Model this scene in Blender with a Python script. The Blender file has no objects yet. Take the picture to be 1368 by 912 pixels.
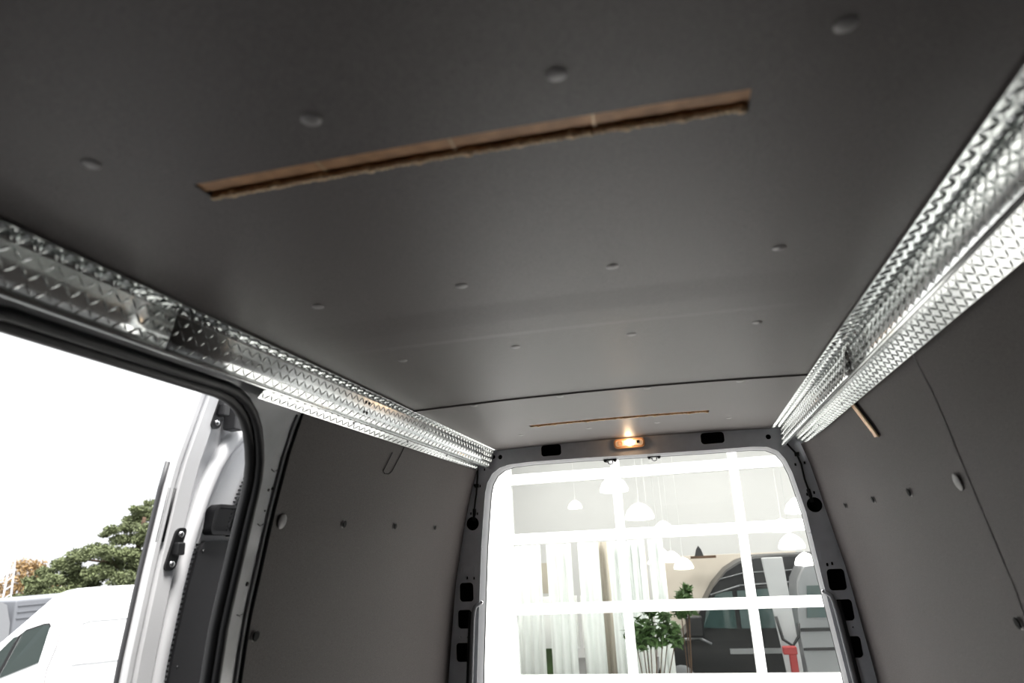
import bpy, bmesh, math, random
from mathutils import Vector, Matrix
from math import sin, cos, pi, radians, sqrt
random.seed(7)
C = bpy.context.scene.collection
sc = bpy.context.scene
H = 2.2          # eye height above the ground; every coordinate below is written relative to eye height

# ------------------------------------------------------------------ camera
cam_d = bpy.data.cameras.new('camera'); cam = bpy.data.objects.new('camera', cam_d); C.objects.link(cam); sc.camera = cam
cam_d.sensor_width = 36; cam_d.lens = 24.0; cam_d.clip_start = .02; cam_d.clip_end = 400
Yd = Vector((240, 266, 912)).normalized()
Xd = Vector((3991, -474, -912)); Xd = (Xd - Xd.dot(Yd)*Yd).normalized()
Zd = Yd.cross(Xd)
if Zd.y > 0: Zd = -Zd
R = Matrix((Xd, Yd, Zd))                 # camera (right, down, forward) -> world
rx, dn, fw = R @ Vector((1, 0, 0)), R @ Vector((0, 1, 0)), R @ Vector((0, 0, 1))
M3 = Matrix((rx, -dn, -fw)).transposed()
cam.matrix_world = Matrix.Translation((0, 0, H)) @ M3.to_4x4()
cam_d.dof.use_dof = True; cam_d.dof.focus_distance = 3.5; cam_d.dof.aperture_fstop = 2.8

# ------------------------------------------------------------------ light and exposure
w = bpy.data.worlds.new('overcast'); sc.world = w; w.use_nodes = True
nt = w.node_tree; bg = nt.nodes['Background']
tc = nt.nodes.new('ShaderNodeTexCoord'); sp = nt.nodes.new('ShaderNodeSeparateXYZ'); cr = nt.nodes.new('ShaderNodeValToRGB')
nt.links.new(tc.outputs['Generated'], sp.inputs[0]); nt.links.new(sp.outputs['Z'], cr.inputs[0]); nt.links.new(cr.outputs[0], bg.inputs[0])
cr.color_ramp.elements[0].position = 0.0; cr.color_ramp.elements[0].color = (.275, .28, .287, 1)
cr.color_ramp.elements[1].position = 1.0; cr.color_ramp.elements[1].color = (.98, .99, 1.0, 1)
bg.inputs[1].default_value = 1.15
sun_d = bpy.data.lights.new('hazy_sun', 'SUN'); sun_d.energy = 2.6; sun_d.angle = radians(18); sun_d.color = (1, .97, .93)
sun = bpy.data.objects.new('hazy_sun', sun_d); C.objects.link(sun); sun.rotation_euler = Vector((.40, -.34, 1.0)).to_track_quat('Z', 'Y').to_euler()
vs = sc.view_settings; vs.view_transform = 'Standard'; vs.look = 'None'; vs.gamma = 1; vs.use_curve_mapping = False
vs.exposure = 1.87
sc.cycles.max_bounces = 10; sc.cycles.diffuse_bounces = 6; sc.cycles.glossy_bounces = 5; sc.cycles.transparent_max_bounces = 12

# ------------------------------------------------------------------ materials
def mat(name, col, rough=.5, metal=0, noise=0, nscale=60, bump=0, bscale=300, emit=None, estr=0, spec=None, coat=0):
    m = bpy.data.materials.new(name); m.use_nodes = True; n = m.node_tree; b = n.nodes['Principled BSDF']
    b.inputs['Base Color'].default_value = (*col, 1); b.inputs['Roughness'].default_value = rough; b.inputs['Metallic'].default_value = metal
    if spec is not None: b.inputs['Specular IOR Level'].default_value = spec
    if coat: b.inputs['Coat Weight'].default_value = coat; b.inputs['Coat Roughness'].default_value = .08
    t = n.nodes.new('ShaderNodeTexCoord')
    if noise:
        nz = n.nodes.new('ShaderNodeTexNoise'); nz.inputs['Scale'].default_value = nscale; nz.inputs['Detail'].default_value = 4
        n.links.new(t.outputs['Object'], nz.inputs['Vector'])
        r = n.nodes.new('ShaderNodeValToRGB'); n.links.new(nz.outputs['Fac'], r.inputs[0])
        r.color_ramp.elements[0].position = .3; r.color_ramp.elements[1].position = .7
        r.color_ramp.elements[0].color = (*[c*(1-noise) for c in col], 1); r.color_ramp.elements[1].color = (*[min(1, c*(1+noise)) for c in col], 1)
        n.links.new(r.outputs[0], b.inputs['Base Color'])
    if bump:
        nb = n.nodes.new('ShaderNodeTexNoise'); nb.inputs['Scale'].default_value = bscale; nb.inputs['Detail'].default_value = 3
        n.links.new(t.outputs['Object'], nb.inputs['Vector'])
        bp = n.nodes.new('ShaderNodeBump'); bp.inputs['Strength'].default_value = bump; bp.inputs['Distance'].default_value = .002
        n.links.new(nb.outputs['Fac'], bp.inputs['Height']); n.links.new(bp.outputs[0], b.inputs['Normal'])
    if emit: b.inputs['Emission Color'].default_value = (*emit, 1); b.inputs['Emission Strength'].default_value = estr
    return m
M = {}
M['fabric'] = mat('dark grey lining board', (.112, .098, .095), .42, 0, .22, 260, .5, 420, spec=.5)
M['fabric_shaded'] = mat('grey lining board with painted shade', (.090, .079, .076), .60, 0, .22, 260, .5, 420, spec=.2)  # same board as the ceiling, darkened to put wall shade into the colour
M['plug'] = mat('grey plastic plug', (.30, .285, .28), .35)  # brightened plastic, the lit look of the ceiling plugs is in the colour
M['paint'] = mat('grey primer paint', (.72, .74, .79), .4, 0, .06, 20)
M['jamb'] = mat('glossy grey pillar paint', (.27, .272, .285), .26, 0, .12, 9, coat=.4)
M['flange'] = mat('shaded frame and trim grey', (.26, .265, .28), .4)  # frame paint darkened, the flange's shade is put into the colour
M['plate'] = mat('bright tread plate aluminium', (.775, .80, .79), .17, 1, .05, 30)
M['silver'] = mat('silver door paint', (.72, .725, .74), .3, .0)
M['blackp'] = mat('black plastic', (.008, .008, .009), .45)
M['rubber'] = mat('black rubber seal', (.010, .010, .011), .5, bump=.1)
M['trimb'] = mat('charcoal door lining', (.018, .018, .02), .5, 0, .1, 200, .2)
M['edge'] = mat('dark grey door edge seal', (.06, .06, .064), .5)
M['wall_plug'] = mat('dark grey plastic plug', (.15, .14, .137), .4)
M['hole'] = mat('unlit hollow', (.004, .004, .004), .9)
M['chrome'] = mat('screw steel', (.75, .75, .76), .25, 1)
M['amber'] = mat('amber brown wax coat', (.56, .31, .155), .5, .1, .25, 30)
M['warm'] = mat('amber wax coat with painted glow', (.85, .47, .22), .3, .2, .2, 60)  # lighter amber copy, the wall slot's glow is put into the colour
M['copper'] = mat('amber ribbed edge', (.95, .62, .38), .25, .15, .25, 90)  # very bright albedo, the edge's sparkle is put into the colour
M['lampamb'] = mat('amber lamp rim', (.80, .45, .24), .3)
M['lens'] = mat('lit lamp lens', (.9, .75, .55), .3, emit=(1, .66, .36), estr=.10)
M['bulb'] = mat('glowing bulb', (1, .9, .7), .3, emit=(1, .78, .5), estr=4)
M['white'] = mat('white painted frame', (.86, .86, .86), .45)
M['vanwhite'] = mat('white van paint', (.80, .81, .82), .3, coat=.3)
M['vandark'] = mat('black van paint', (.006, .006, .007), .35)
M['vansilver'] = mat('silver grey van paint', (.22, .225, .235), .3, .3, coat=.3)
M['glassdark'] = mat('dark car glass', (.035, .06, .058), .06, coat=.5)
M['glassvan'] = mat('grey green car glass', (.025, .036, .034), .08, coat=.5)
M['bush'] = mat('pine needles', (.105, .125, .055), .8, 0, .35, 2)
M['bush2'] = mat('yellow autumn leaves', (.26, .17, .075), .8, 0, .3, 2)
M['plant'] = mat('green house plant leaves', (.05, .10, .025), .6, 0, .3, 5)
M['bark'] = mat('brown bark', (.09, .055, .035), .9, 0, .3, 10)
M['asphalt'] = mat('pale concrete yard', (.13, .13, .128), .9, 0, .12, 3, .3, 40)
M['bounce'] = mat('light concrete apron', (.55, .54, .52), .85, 0, .08, 4, .3, 40)  # colour of the unseen slab added to bounce light upwards
M['vfloor'] = mat('grey van floor', (.20, .20, .20), .5, 0, .1, 20)
M['room'] = mat('light grey showroom paint', (.52, .52, .52), .8)
M['beige'] = mat('beige wall plaster', (.60, .54, .47), .8, 0, .04, 4)
M['curtain'] = mat('pale sheer curtain', (.84, .86, .84), .8)
M['tan'] = mat('tan curtain lining', (.42, .38, .32), .8)
M['shade'] = mat('white pendant shade', (.9, .9, .9), .5, emit=(1, .98, .94), estr=.9)
M['column'] = mat('grey column cladding', (.40, .40, .41), .6)
M['red'] = mat('red painted post', (.26, .012, .012), .4)
M['tyre'] = mat('tyre rubber', (.02, .02, .02), .7)
M['trailer'] = mat('pale grey trailer skin', (.15, .157, .172), .5, .0)
M['pole'] = mat('faded pole', (.62, .62, .66), .7)
g = bpy.data.materials.new('clear pane glass'); g.use_nodes = True; n = g.node_tree; n.nodes.clear()
o_ = n.nodes.new('ShaderNodeOutputMaterial'); mx = n.nodes.new('ShaderNodeMixShader'); tr = n.nodes.new('ShaderNodeBsdfTransparent'); gl = n.nodes.new('ShaderNodeBsdfGlossy')
fr = n.nodes.new('ShaderNodeFresnel'); fr.inputs[0].default_value = 1.2; gl.inputs['Roughness'].default_value = .02; tr.inputs[0].default_value = (.955, .97, .96, 1)
n.links.new(fr.outputs[0], mx.inputs[0]); n.links.new(tr.outputs[0], mx.inputs[1]); n.links.new(gl.outputs[0], mx.inputs[2]); n.links.new(mx.outputs[0], o_.inputs[0])
M['glass'] = g

# ------------------------------------------------------------------ builders
class MB:
    def __init__(s): s.v = []; s.f = []
    def add(s, vs, fs):
        k = len(s.v); s.v += [Vector(v) for v in vs]; s.f += [tuple(i+k for i in f) for f in fs]; return s
    def box(s, a, b):
        x0, y0, z0 = a; x1, y1, z1 = b
        return s.add([(x0,y0,z0),(x1,y0,z0),(x1,y1,z0),(x0,y1,z0),(x0,y0,z1),(x1,y0,z1),(x1,y1,z1),(x0,y1,z1)],
                     [(0,3,2,1),(4,5,6,7),(0,1,5,4),(1,2,6,5),(2,3,7,6),(3,0,4,7)])
    def prism(s, pts, d):                 # pts: list of 3D points, d: extrusion vector
        n = len(pts); d = Vector(d); p = [Vector(q) for q in pts]
        return s.add(p+[q+d for q in p], [tuple(range(n))[::-1], tuple(range(n, 2*n))]+[(i, (i+1) % n, n+(i+1) % n, n+i) for i in range(n)])
    def tube(s, path, r, n=8, closed=False, rs=None):
        P = [Vector(p) for p in path]; m = len(P); V = []
        up = None
        for i in range(m):
            if closed: t = (P[(i+1) % m]-P[i-1]).normalized()
            else: t = (P[min(i+1, m-1)]-P[max(i-1, 0)]).normalized()
            if up is None: up = Vector((0, 0, 1)) if abs(t.z) < .9 else Vector((1, 0, 0))
            a = (up - up.dot(t)*t).normalized(); b = t.cross(a); up = a
            rr = rs[i] if rs else r
            V += [P[i]+rr*(cos(2*pi*j/n)*a+sin(2*pi*j/n)*b) for j in range(n)]
        F = []
        for i in range(m if closed else m-1):
            k = ((i+1) % m)*n
            F += [(i*n+j, i*n+(j+1) % n, k+(j+1) % n, k+j) for j in range(n)]
        if not closed: F += [tuple(range(n))[::-1], tuple(range((m-1)*n, m*n))]
        return s.add(V, F)
    def disc(s, c, nrm, r, h, n=14, dome=0):
        c = Vector(c); nrm = Vector(nrm).normalized(); a = nrm.orthogonal().normalized(); b = nrm.cross(a)
        rings = [(r, 0), (r, h*.5), (r*.86, h), (r*.45, h+dome*.7)]
        V = []
        for rr, hh in rings: V += [c+nrm*hh+rr*(cos(2*pi*j/n)*a+sin(2*pi*j/n)*b) for j in range(n)]
        V.append(c+nrm*(h+dome)); F = [tuple(range(n))[::-1]]
        for i in range(3): F += [(i*n+j, i*n+(j+1) % n, (i+1)*n+(j+1) % n, (i+1)*n+j) for j in range(n)]
        F += [(3*n+j, 3*n+(j+1) % n, 4*n) for j in range(n)]
        return s.add(V, F)
    def strip(s, A, B):                   # quads between two equally long point lists
        n = len(A)
        return s.add(list(A)+list(B), [(i, i+1, n+i+1, n+i) for i in range(n-1)])
    def sphere(s, c, r, n=10, m=7, sc3=(1, 1, 1)):
        c = Vector(c); V = [c+Vector((0, 0, r*sc3[2]))]; F = []
        for i in range(1, m):
            t = pi*i/m
            V += [c+Vector((r*sc3[0]*sin(t)*cos(2*pi*j/n), r*sc3[1]*sin(t)*sin(2*pi*j/n), r*sc3[2]*cos(t))) for j in range(n)]
        V.append(c-Vector((0, 0, r*sc3[2]))); e = len(V)-1
        F += [(0, 1+j, 1+(j+1) % n) for j in range(n)]
        for i in range(m-2): F += [(1+i*n+j, 1+(i+1)*n+j, 1+(i+1)*n+(j+1) % n, 1+i*n+(j+1) % n) for j in range(n)]
        F += [(e, 1+(m-2)*n+(j+1) % n, 1+(m-2)*n+j) for j in range(n)]
        return s.add(V, F)
    def build(s, name, m, parent=None, smooth=False, bevel=0, kind=None, label=None, fix=True):
        me = bpy.data.meshes.new(name); org = Vector((0, 0, 0))
        if parent is not None:
            p = parent
            while p is not None: org += p.location; p = p.parent
        else:
            xs = [v.x for v in s.v]; ys = [v.y for v in s.v]; zs = [v.z for v in s.v]
            org = Vector(((min(xs)+max(xs))/2, (min(ys)+max(ys))/2, min(zs)+H))
        sh = Vector((0, 0, H))-org
        me.from_pydata([tuple(v+sh) for v in s.v], [], s.f)
        if fix:
            bm = bmesh.new(); bm.from_mesh(me); bmesh.ops.recalc_face_normals(bm, faces=bm.faces[:]); bm.to_mesh(me); bm.free()
        if smooth:
            for p in me.polygons: p.use_smooth = True
            if smooth != 2:
                try: me.set_sharp_from_angle(angle=radians(40))
                except Exception: pass
        me.materials.append(m); o = bpy.data.objects.new(name, me); C.objects.link(o)
        if parent is not None: o.parent = parent
        else: o.location = org
        if bevel:
            b = o.modifiers.new('bevel', 'BEVEL'); b.width = bevel; b.segments = 3; b.limit_method = 'ANGLE'; b.angle_limit = radians(30)
        if kind: o['kind'] = kind
        if label: o['label'] = label
        return o
def tag(o, label=None, cat=None, group=None, kind=None):
    if label: o['label'] = label
    if cat: o['category'] = cat
    if group: o['group'] = group
    if kind: o['kind'] = kind
    return o
def thing(name, loc, label=None, cat=None, group=None, kind=None):
    o = bpy.data.objects.new(name, None); C.objects.link(o); o.location = (loc[0], loc[1], loc[2]+H); o.empty_display_size = .1
    return tag(o, label, cat, group, kind)
def rounded(x0, z0, x1, z1, r, n=5):
    P = []
    for cx, cz, a in ((x1-r, z0+r, -90), (x1-r, z1-r, 0), (x0+r, z1-r, 90), (x0+r, z0+r, 180)):
        P += [(cx+r*cos(radians(a+90*i/n)), cz+r*sin(radians(a+90*i/n))) for i in range(n+1)]
    return P
def circle(x, z, r, n=20): return [(x+r*cos(2*pi*i/n), z+r*sin(2*pi*i/n)) for i in range(n)]
def densify(P, d=.08, closed=True):
    out = []; n = len(P)
    for i in range(n if closed else n-1):
        a, b = P[i], P[(i+1) % n]; k = max(1, int(math.hypot(b[0]-a[0], b[1]-a[1])/d))
        out += [(a[0]+(b[0]-a[0])*j/k, a[1]+(b[1]-a[1])*j/k) for j in range(k)]
    if not closed: out.append(P[-1])
    return out
def plate(outer, holes, thick, fn, name, m, parent, smooth=False):
    """flat plate with real cut-outs; fn maps (u, v, w) with w in 0..thick to space"""
    cu = bpy.data.curves.new('outline', 'CURVE'); cu.dimensions = '2D'; cu.fill_mode = 'BOTH'; cu.extrude = thick/2
    for poly in [outer]+holes:
        sp_ = cu.splines.new('POLY'); sp_.points.add(len(poly)-1)
        for i, (a, b) in enumerate(poly): sp_.points[i].co = (a, b, 0, 1)
        sp_.use_cyclic_u = True
    ob = bpy.data.objects.new('outline', cu); me = bpy.data.meshes.new_from_object(ob)
    mb = MB(); mb.add([fn(v.co.x, v.co.y, v.co.z+thick/2) for v in me.vertices], [tuple(p.vertices) for p in me.polygons])
    bpy.data.objects.remove(ob); bpy.data.meshes.remove(me); bpy.data.curves.remove(cu)
    return mb.build(name, m, parent, smooth, fix=False)

def lerp_table(T, z):
    if z >= T[0][0]: (a, b) = (T[0], T[1])
    elif z <= T[-1][0]: (a, b) = (T[-2], T[-1])
    else:
        for a, b in zip(T, T[1:]):
            if b[0] <= z <= a[0]: break
    t = (z-a[0])/(b[0]-a[0]); return a[1]+(b[1]-a[1])*t
TL = [(.50, -.985), (.413, -1.03), (.30, -1.068), (.135, -1.108), (-.15, -1.165), (-.58, -1.212), (-1.5, -1.25)]
TR = [(.50, .512), (.413, .545), (.30, .575), (.13, .60), (-.15, .645), (-.58, .685), (-1.5, .73)]
def XL(z): return lerp_table(TL, z)
def XR(z): return lerp_table(TR, z)
def bulge(y): t = min(1, max(0, (3.38-y)/.45)); return .028*t*t*(3-2*t)

# ================================================================== THE SETTING
# ---------- yard
MB().box((-60, -40, -2.3), (60, 70, -2.2)).build('ground', M['asphalt'], kind='structure')
MB().box((-4.5, 3.7, -2.21), (8, 7.48, -2.195)).build('bounce_slab', M['bounce'], kind='structure')  # unseen pale slab, added to bounce light onto the rear ceiling
# ---------- van shell
fl = thing('floor', (-.25, 1.4, -1.5), kind='structure')
MB().box((-1.28, -.9, -1.56), (.78, 3.56, -1.5)).build('floor_board', M['vfloor'], fl)
ceiling = thing('ceiling', (-.25, 1.4, .5), kind='structure')
def zc(x, y):
    z = .510-.028*(x+.24)**2
    e = max(0, 1-((x+.24)/.60)**4)
    if y > 1.345: z -= .007*e*min(1, (y-1.345)/.10)
    if y > 1.54: z += .003*e*min(1, (y-1.54)/.03)
    if y > 2.30: z -= .005
    if y > 1.57: z += .004*e*min(1, (y-1.57)/.7)
    return z
def ceil_panel(y0, y1, slot=None, rows=()):
    sx0, sx1 = -.615, .130
    xs = sorted(set([-.97+i*.0735 for i in range(20)]+[.49, sx0, sx1]))
    ys = sorted(set([y0, y1]+list(rows)+([slot, slot+.045] if slot else [])+[y0+(y1-y0)*i/8 for i in range(9)]))
    mb = MB(); idx = {}
    def P(i, j): 
        if (i, j) not in idx:
            x, y = xs[i], ys[j]; idx[(i, j)] = len(mb.v); mb.v.append(Vector((x, y+.028*(x+.24), zc(x, y))))
        return idx[(i, j)]
    hole = lambda i, j: slot and sx0-1e-6 <= xs[i] and xs[i+1] <= sx1+1e-6 and slot-1e-6 <= ys[j] and ys[j+1] <= slot+.045+1e-6
    for i in range(len(xs)-1):
        for j in range(len(ys)-1):
            if not hole(i, j): mb.f.append((P(i, j), P(i, j+1), P(i+1, j+1), P(i+1, j)))
    def rim(pts):
        k = len(mb.v); n_ = len(pts)
        mb.v += [Vector(p) for p in pts]+[Vector(p)+Vector((0, 0, .009)) for p in pts]
        mb.f += [(k+i, k+n_+i, k+n_+i+1, k+i+1) for i in range(n_-1)]
    pt = lambda x, y: (x, y+.028*(x+.24), zc(x, y))
    rim([pt(x, y1) for x in xs]); rim([pt(x, y0) for x in xs])
    if slot:
        ss = [x for x in xs if sx0-1e-6 <= x <= sx1+1e-6]
        rim([pt(x, slot) for x in ss]); rim([pt(x, slot+.045) for x in ss])
        rim([pt(sx0, slot), pt(sx0, slot+.045)]); rim([pt(sx1, slot), pt(sx1, slot+.045)])
    return mb.build('ceiling_panel', M['fabric'], ceiling, smooth=2, fix=False)
rows1 = [1.335, 1.345, 1.355, 1.40, 1.44, 1.45, 1.535, 1.54, 1.555, 1.57, 1.58]
cp1 = ceil_panel(-.85, 2.298, .728, rows1)
cp2 = ceil_panel(2.303, 3.44, 2.83)
for Y0, cp in ((.642, cp1), (1.222, cp1), (1.672, cp1), (2.31, cp2), (3.05, cp2)):
    for x in (-.700, -.388, -.087, .217):
        y = Y0+.028*(x+.24)+(.012 if Y0 == 2.31 else 0)
        z = zc(x, Y0)
        MB().disc((x, y, z), (0, 0, -1), .0125, .0016, 18, .0016).build('plug', M['plug'], cp, smooth=True)
# long narrow slots in the lining, amber wax-coated roof bow behind them
def roof_slot(Y, label):
    t = thing('ceiling_slot', (-.24, Y, .51), label, 'slot')
    xs = [-.617+i*.0249 for i in range(31)]
    f = lambda x, dy, dz: (x, Y+dy+.028*(x+.24), zc(x, Y)+dz)
    mb = MB()
    mb.strip([f(x, -.004, .0035) for x in xs], [f(x, .026, .0035) for x in xs])
    mb.strip([f(x, .026, .0035) for x in xs], [f(x, .030, .009) for x in xs]); mb.strip([f(x, .030, .009) for x in xs], [f(x, .055, .009) for x in xs])
    mb.strip([f(x, -.004, .0035) for x in xs], [f(x, -.004, .003) for x in xs])
    mb.strip([f(x, .050, .0035) for x in xs], [f(x, .050, .002) for x in xs])
    mb.add([f(xs[0], -.004, .002), f(xs[0], .05, .002), f(xs[0], .05, .009), f(xs[0], -.004, .0035)], [(0, 1, 2, 3)])
    mb.add([f(xs[-1], -.004, .002), f(xs[-1], .05, .002), f(xs[-1], .05, .009), f(xs[-1], -.004, .0035)], [(0, 1, 2, 3)])
    mb.build('bow_face', M['amber'], t)
    rb = MB(); k = 0; x = -.612
    while x < .126:
        big = (k % 9 == 4); r = .0060 if not big else .0085
        rb.sphere(f(x, .0395, .0015+random.uniform(-.001, .001)), r, 6, 4, (1, .9, .75)); x += .0078; k += 1
    o = rb.build('ribbed_edge', M['copper'], t, smooth=2, kind='stuff')
    for q in range(1, 4):
        x = -.617+.186*q
        MB().box(f(x-.0015, 0, .0028), f(x+.0015, .03, .0036)).build('rib_joint', M['copper'], t)
roof_slot(.728, 'long amber-brown slot across the near part of the ceiling')
roof_slot(2.83, 'thin amber-brown slot in the ceiling above the lit lamp')
# roof skin, blind sides, bulkhead
roof = thing('roof', (-.25, 1.4, .56), kind='structure')
MB().box((-1.05, -.95, .56), (.60, 3.60, .60)).build('roof_skin', M['paint'], roof)
wf = thing('wall_front', (-.25, -.9, -1.5), kind='structure')
MB().box((-1.38, -.95, -1.56), (.86, -.88, .58)).build('bulkhead', M['trimb'], wf)

# ---------- side walls
def wall_strip(X, sgn, y0, y1, z0, z1, name, m, parent, off=0, ny=8, tilt=0, thick=.006):
    A = MB(); zs = [z0+(z1-z0)*i/22 for i in range(23)]; ys = [y0+(y1-y0)*j/ny for j in range(ny+1)]
    for j, y in enumerate(ys):
        for z in zs: A.v.append(Vector((X(z)+sgn*(bulge(y)+off), y+tilt*(z-.1), z)))
    k = len(zs)
    for j in range(ny):
        for i in range(k-1): A.f.append((j*k+i, (j+1)*k+i, (j+1)*k+i+1, j*k+i+1))
    return A.build(name, m, parent, smooth=2)
wr = thing('wall_right', (.65, 1.4, -1.5), kind='structure')
wl = thing('wall_left', (-1.15, 1.4, -1.5), kind='structure')
rp1 = wall_strip(XR, 1, 1.802, 3.43, -1.5, .50, 'wall_panel', M['fabric_shaded'], wr, 0, 16)
rp2 = wall_strip(XR, 1, 1.292, 1.80, -1.5, .50, 'wall_panel', M['fabric_shaded'], wr, .0015, 8)
rp3 = wall_strip(XR, 1, -.9, 1.290, -1.5, .50, 'wall_panel', M['fabric_shaded'], wr, .0, 8)
lp1 = wall_strip(XL, -1, 1.765, 3.43, -1.5, .50, 'wall_panel', M['fabric_shaded'], wl, 0, 16, .0)
def skin(X, sgn, nm, parent, y0, y1):
    wall_strip(X, sgn, y0, y1, -1.56, .58, nm, M['vansilver'], parent, .13, 2, 0, .02)
skin(XR, 1, 'outer_skin', wr, -.95, 3.58)
for y, z, r, cp in ((3.09, .107, .010, rp1), (2.67, .107, .011, rp1), (2.25, .105, .012, rp1), (1.862, .104, .0, rp1), (1.84, -.207, .013, rp1)):
    x = XR(z)+bulge(y)
    nr = Vector((-1, 0, -.25))
    if r: MB().disc((x-.005, y, z), nr, r, .002, 12).build('plug', M['hole'], cp); MB().disc((x-.001, y-.004, z-.001), nr, r*1.12, .0015, 12).build('plug_rim', M['wall_plug'], cp)  # black discs stand in for the darkness of open holes
    else: MB().disc((x-.003, y, z), nr, .021, .003, 18, .002).build('plug', M['wall_plug'], cp, smooth=True)
for y, z, r in ((1.812, .109, 0), (2.19, .109, .012), (2.617, .110, .0115), (3.057, .112, .010), (1.80, -.195, .014)):
    x = XL(z)-bulge(y); nr = Vector((1, 0, -.25))
    if r: MB().disc((x+.005, y, z), nr, r, .002, 12).build('plug', M['hole'], lp1); MB().disc((x+.001, y-.004, z), nr, r*1.12, .0015, 12).build('plug_rim', M['wall_plug'], lp1)  # black discs here too, painted dark in place of open holes
    else: MB().disc((x+.003, y, z), nr, .021, .003, 18, .002).build('plug', M['wall_plug'], lp1, smooth=True)
# faint cut line of a knock-out flap in the left lining
def lw(y, z, d=.003): return Vector((XL(z)-bulge(y)+d, y, z))
MB().tube([lw(2.43, .375), lw(2.40, .305), lw(2.415, .297), lw(2.455, .298), lw(2.475, .31), lw(2.51, .38), lw(2.52, .41)], .0016, 5).build('flap_cut', M['hole'], lp1)
# slot in the right lining, hung down from the rail
rs = thing('wall_slot', (.60, 2.4, .28), 'short bright amber slot on the right wall below the rail', 'slot')
def rw(y, z, d=.0): return Vector((XR(z)+bulge(y)-d, y, z))
zz = [.285+(.43-.285)*i/10 for i in range(11)]
yy = lambda z: 2.36+(z-.285)*.72
A = MB()
A.strip([rw(yy(z)-.03, z, .005) for z in zz], [rw(yy(z)+.018, z, .006) for z in zz])
A.build('bow_face', M['warm'], rs)
A = MB()
for i in range(26):
    z = .285+.145*i/25; A.sphere(rw(yy(z)-.028, z, .007), .0055, 6, 4)
A.build('ribbed_edge', M['copper'], rs, smooth=2, kind='stuff')
A = MB(); A.strip([rw(yy(z)-.034, z, .0075) for z in zz], [rw(yy(z)-.040, z, .0045) for z in zz]); A.build('slot_lip', M['hole'], rs)

# ---------- side door opening: header and pillar with a real opening
op = [(.70, -1.42)]+[(.70, .22)]  # unseen front edge set back, narrowing the opening to cut side light
for i in range(7): a = radians(180-90*i/6); op.append((.84+.14*cos(a), .265+.14*sin(a)))
for i in range(9): a = radians(90-90*i/8); op.append((1.405+.24*cos(a), .165+.24*sin(a)))
op.append((1.645, -1.42))
opd = densify(op, .08)
outer = densify([(-.9, -1.5), (1.765, -1.5), (1.765, .52), (-.9, .52)], .08)
outer2 = densify([(-.9, -1.5), (3.58, -1.5), (3.58, .54), (-.9, .54)], .08)
plate(outer, [opd], .012, lambda u, v, w_: Vector((XL(v)-bulge(u)*1-w_+.0, u, v)), 'pillar_and_header', M['jamb'], wl, smooth=True)
plate(outer2, [[(u*1.0, v) for u, v in densify([(.5, -1.45)]+[(p[0]+(.36 if p[0] > 1.1 else -.2), p[1]+.11) for p in op[1:-1]]+[(1.97, -1.45)], .08)]], .03,
      lambda u, v, w_: Vector((XL(v)-.07-w_*.5, u, v)), 'outer_skin', M['silver'], wl, smooth=True)
# pillar relief: raised pressings and small holes seen on the gray pillar
def pw(y, z, d): return Vector((XL(z)-.028+d, y, z))
A = MB(); A.tube([pw(1.738, .40-.02*i, .002) for i in range(86)], .005, 6); A.build('pillar_ridge', M['jamb'], wl, smooth=2)
for (y, z, r) in ((1.712, .19, .004), (1.728, .195, .004), (1.715, -.055, .006), (1.72, .135, .003)):
    MB().disc(pw(y, z, 0), (1, 0, -.2), r, .002, 10).build('pillar_hole', M['hole'], wl)
A = MB()
for z0 in (.245, .10, -.13): A.tube([pw(1.70, z0, 0), pw(1.715, z0-.006, .001), pw(1.735, z0+.002, 0)], .002, 6)
A.build('pressing', M['jamb'], wl, smooth=2)
A = MB(); A.tube([pw(1.760, .44-.03*i, .003) for i in range(64)], .005, 6); A.build('panel_gap', M['hole'], wl)
# black weather seal around the opening: two beads
seal = thing('door_seal', (-1.08, .8, -1.42), 'black double rubber seal lining the side door opening', 'door seal')
ring = densify([(p[0], p[1]) for p in op[1:-1]], .05, closed=False)
ring = [(op[1][0], -1.4+.08*i) for i in range(20)]+ring+[(1.645, .14-.05*i) for i in range(32)]
def inset(P, d):
    out = []
    for i in range(len(P)):
        a = Vector(P[max(i-1, 0)]); b = Vector(P[min(i+1, len(P)-1)]); t = (b-a).normalized(); n_ = Vector((t.y, -t.x)); q = Vector(P[i])+n_*d; out.append((q.x, q.y))
    return out
r1 = inset(ring, .004); r2 = inset(ring, .016)
MB().tube([(XL(z)-bulge(y)+.002, y, z) for y, z in inset(ring, -.008)], .013, 10).build('seal_bead', M['rubber'], seal, smooth=2)
MB().tube([(XL(z)-bulge(y)-.016, y, z) for y, z in inset(ring, .004)], .015, 10).build('seal_lip', M['rubber'], seal, smooth=2)
A = MB(); rg = inset(ring, -.002); rh = [(y+(.34 if y > 1.1 else -.18), z+.10 if z > -1.2 else z) for y, z in rg]
A.strip([(XL(z)-bulge(y)-.008, y, z) for y, z in rg], [(XL(z)-.075, y, z) for y, z in rh])
A.build('jamb_return', M['rubber'], wl, smooth=2)

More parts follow.
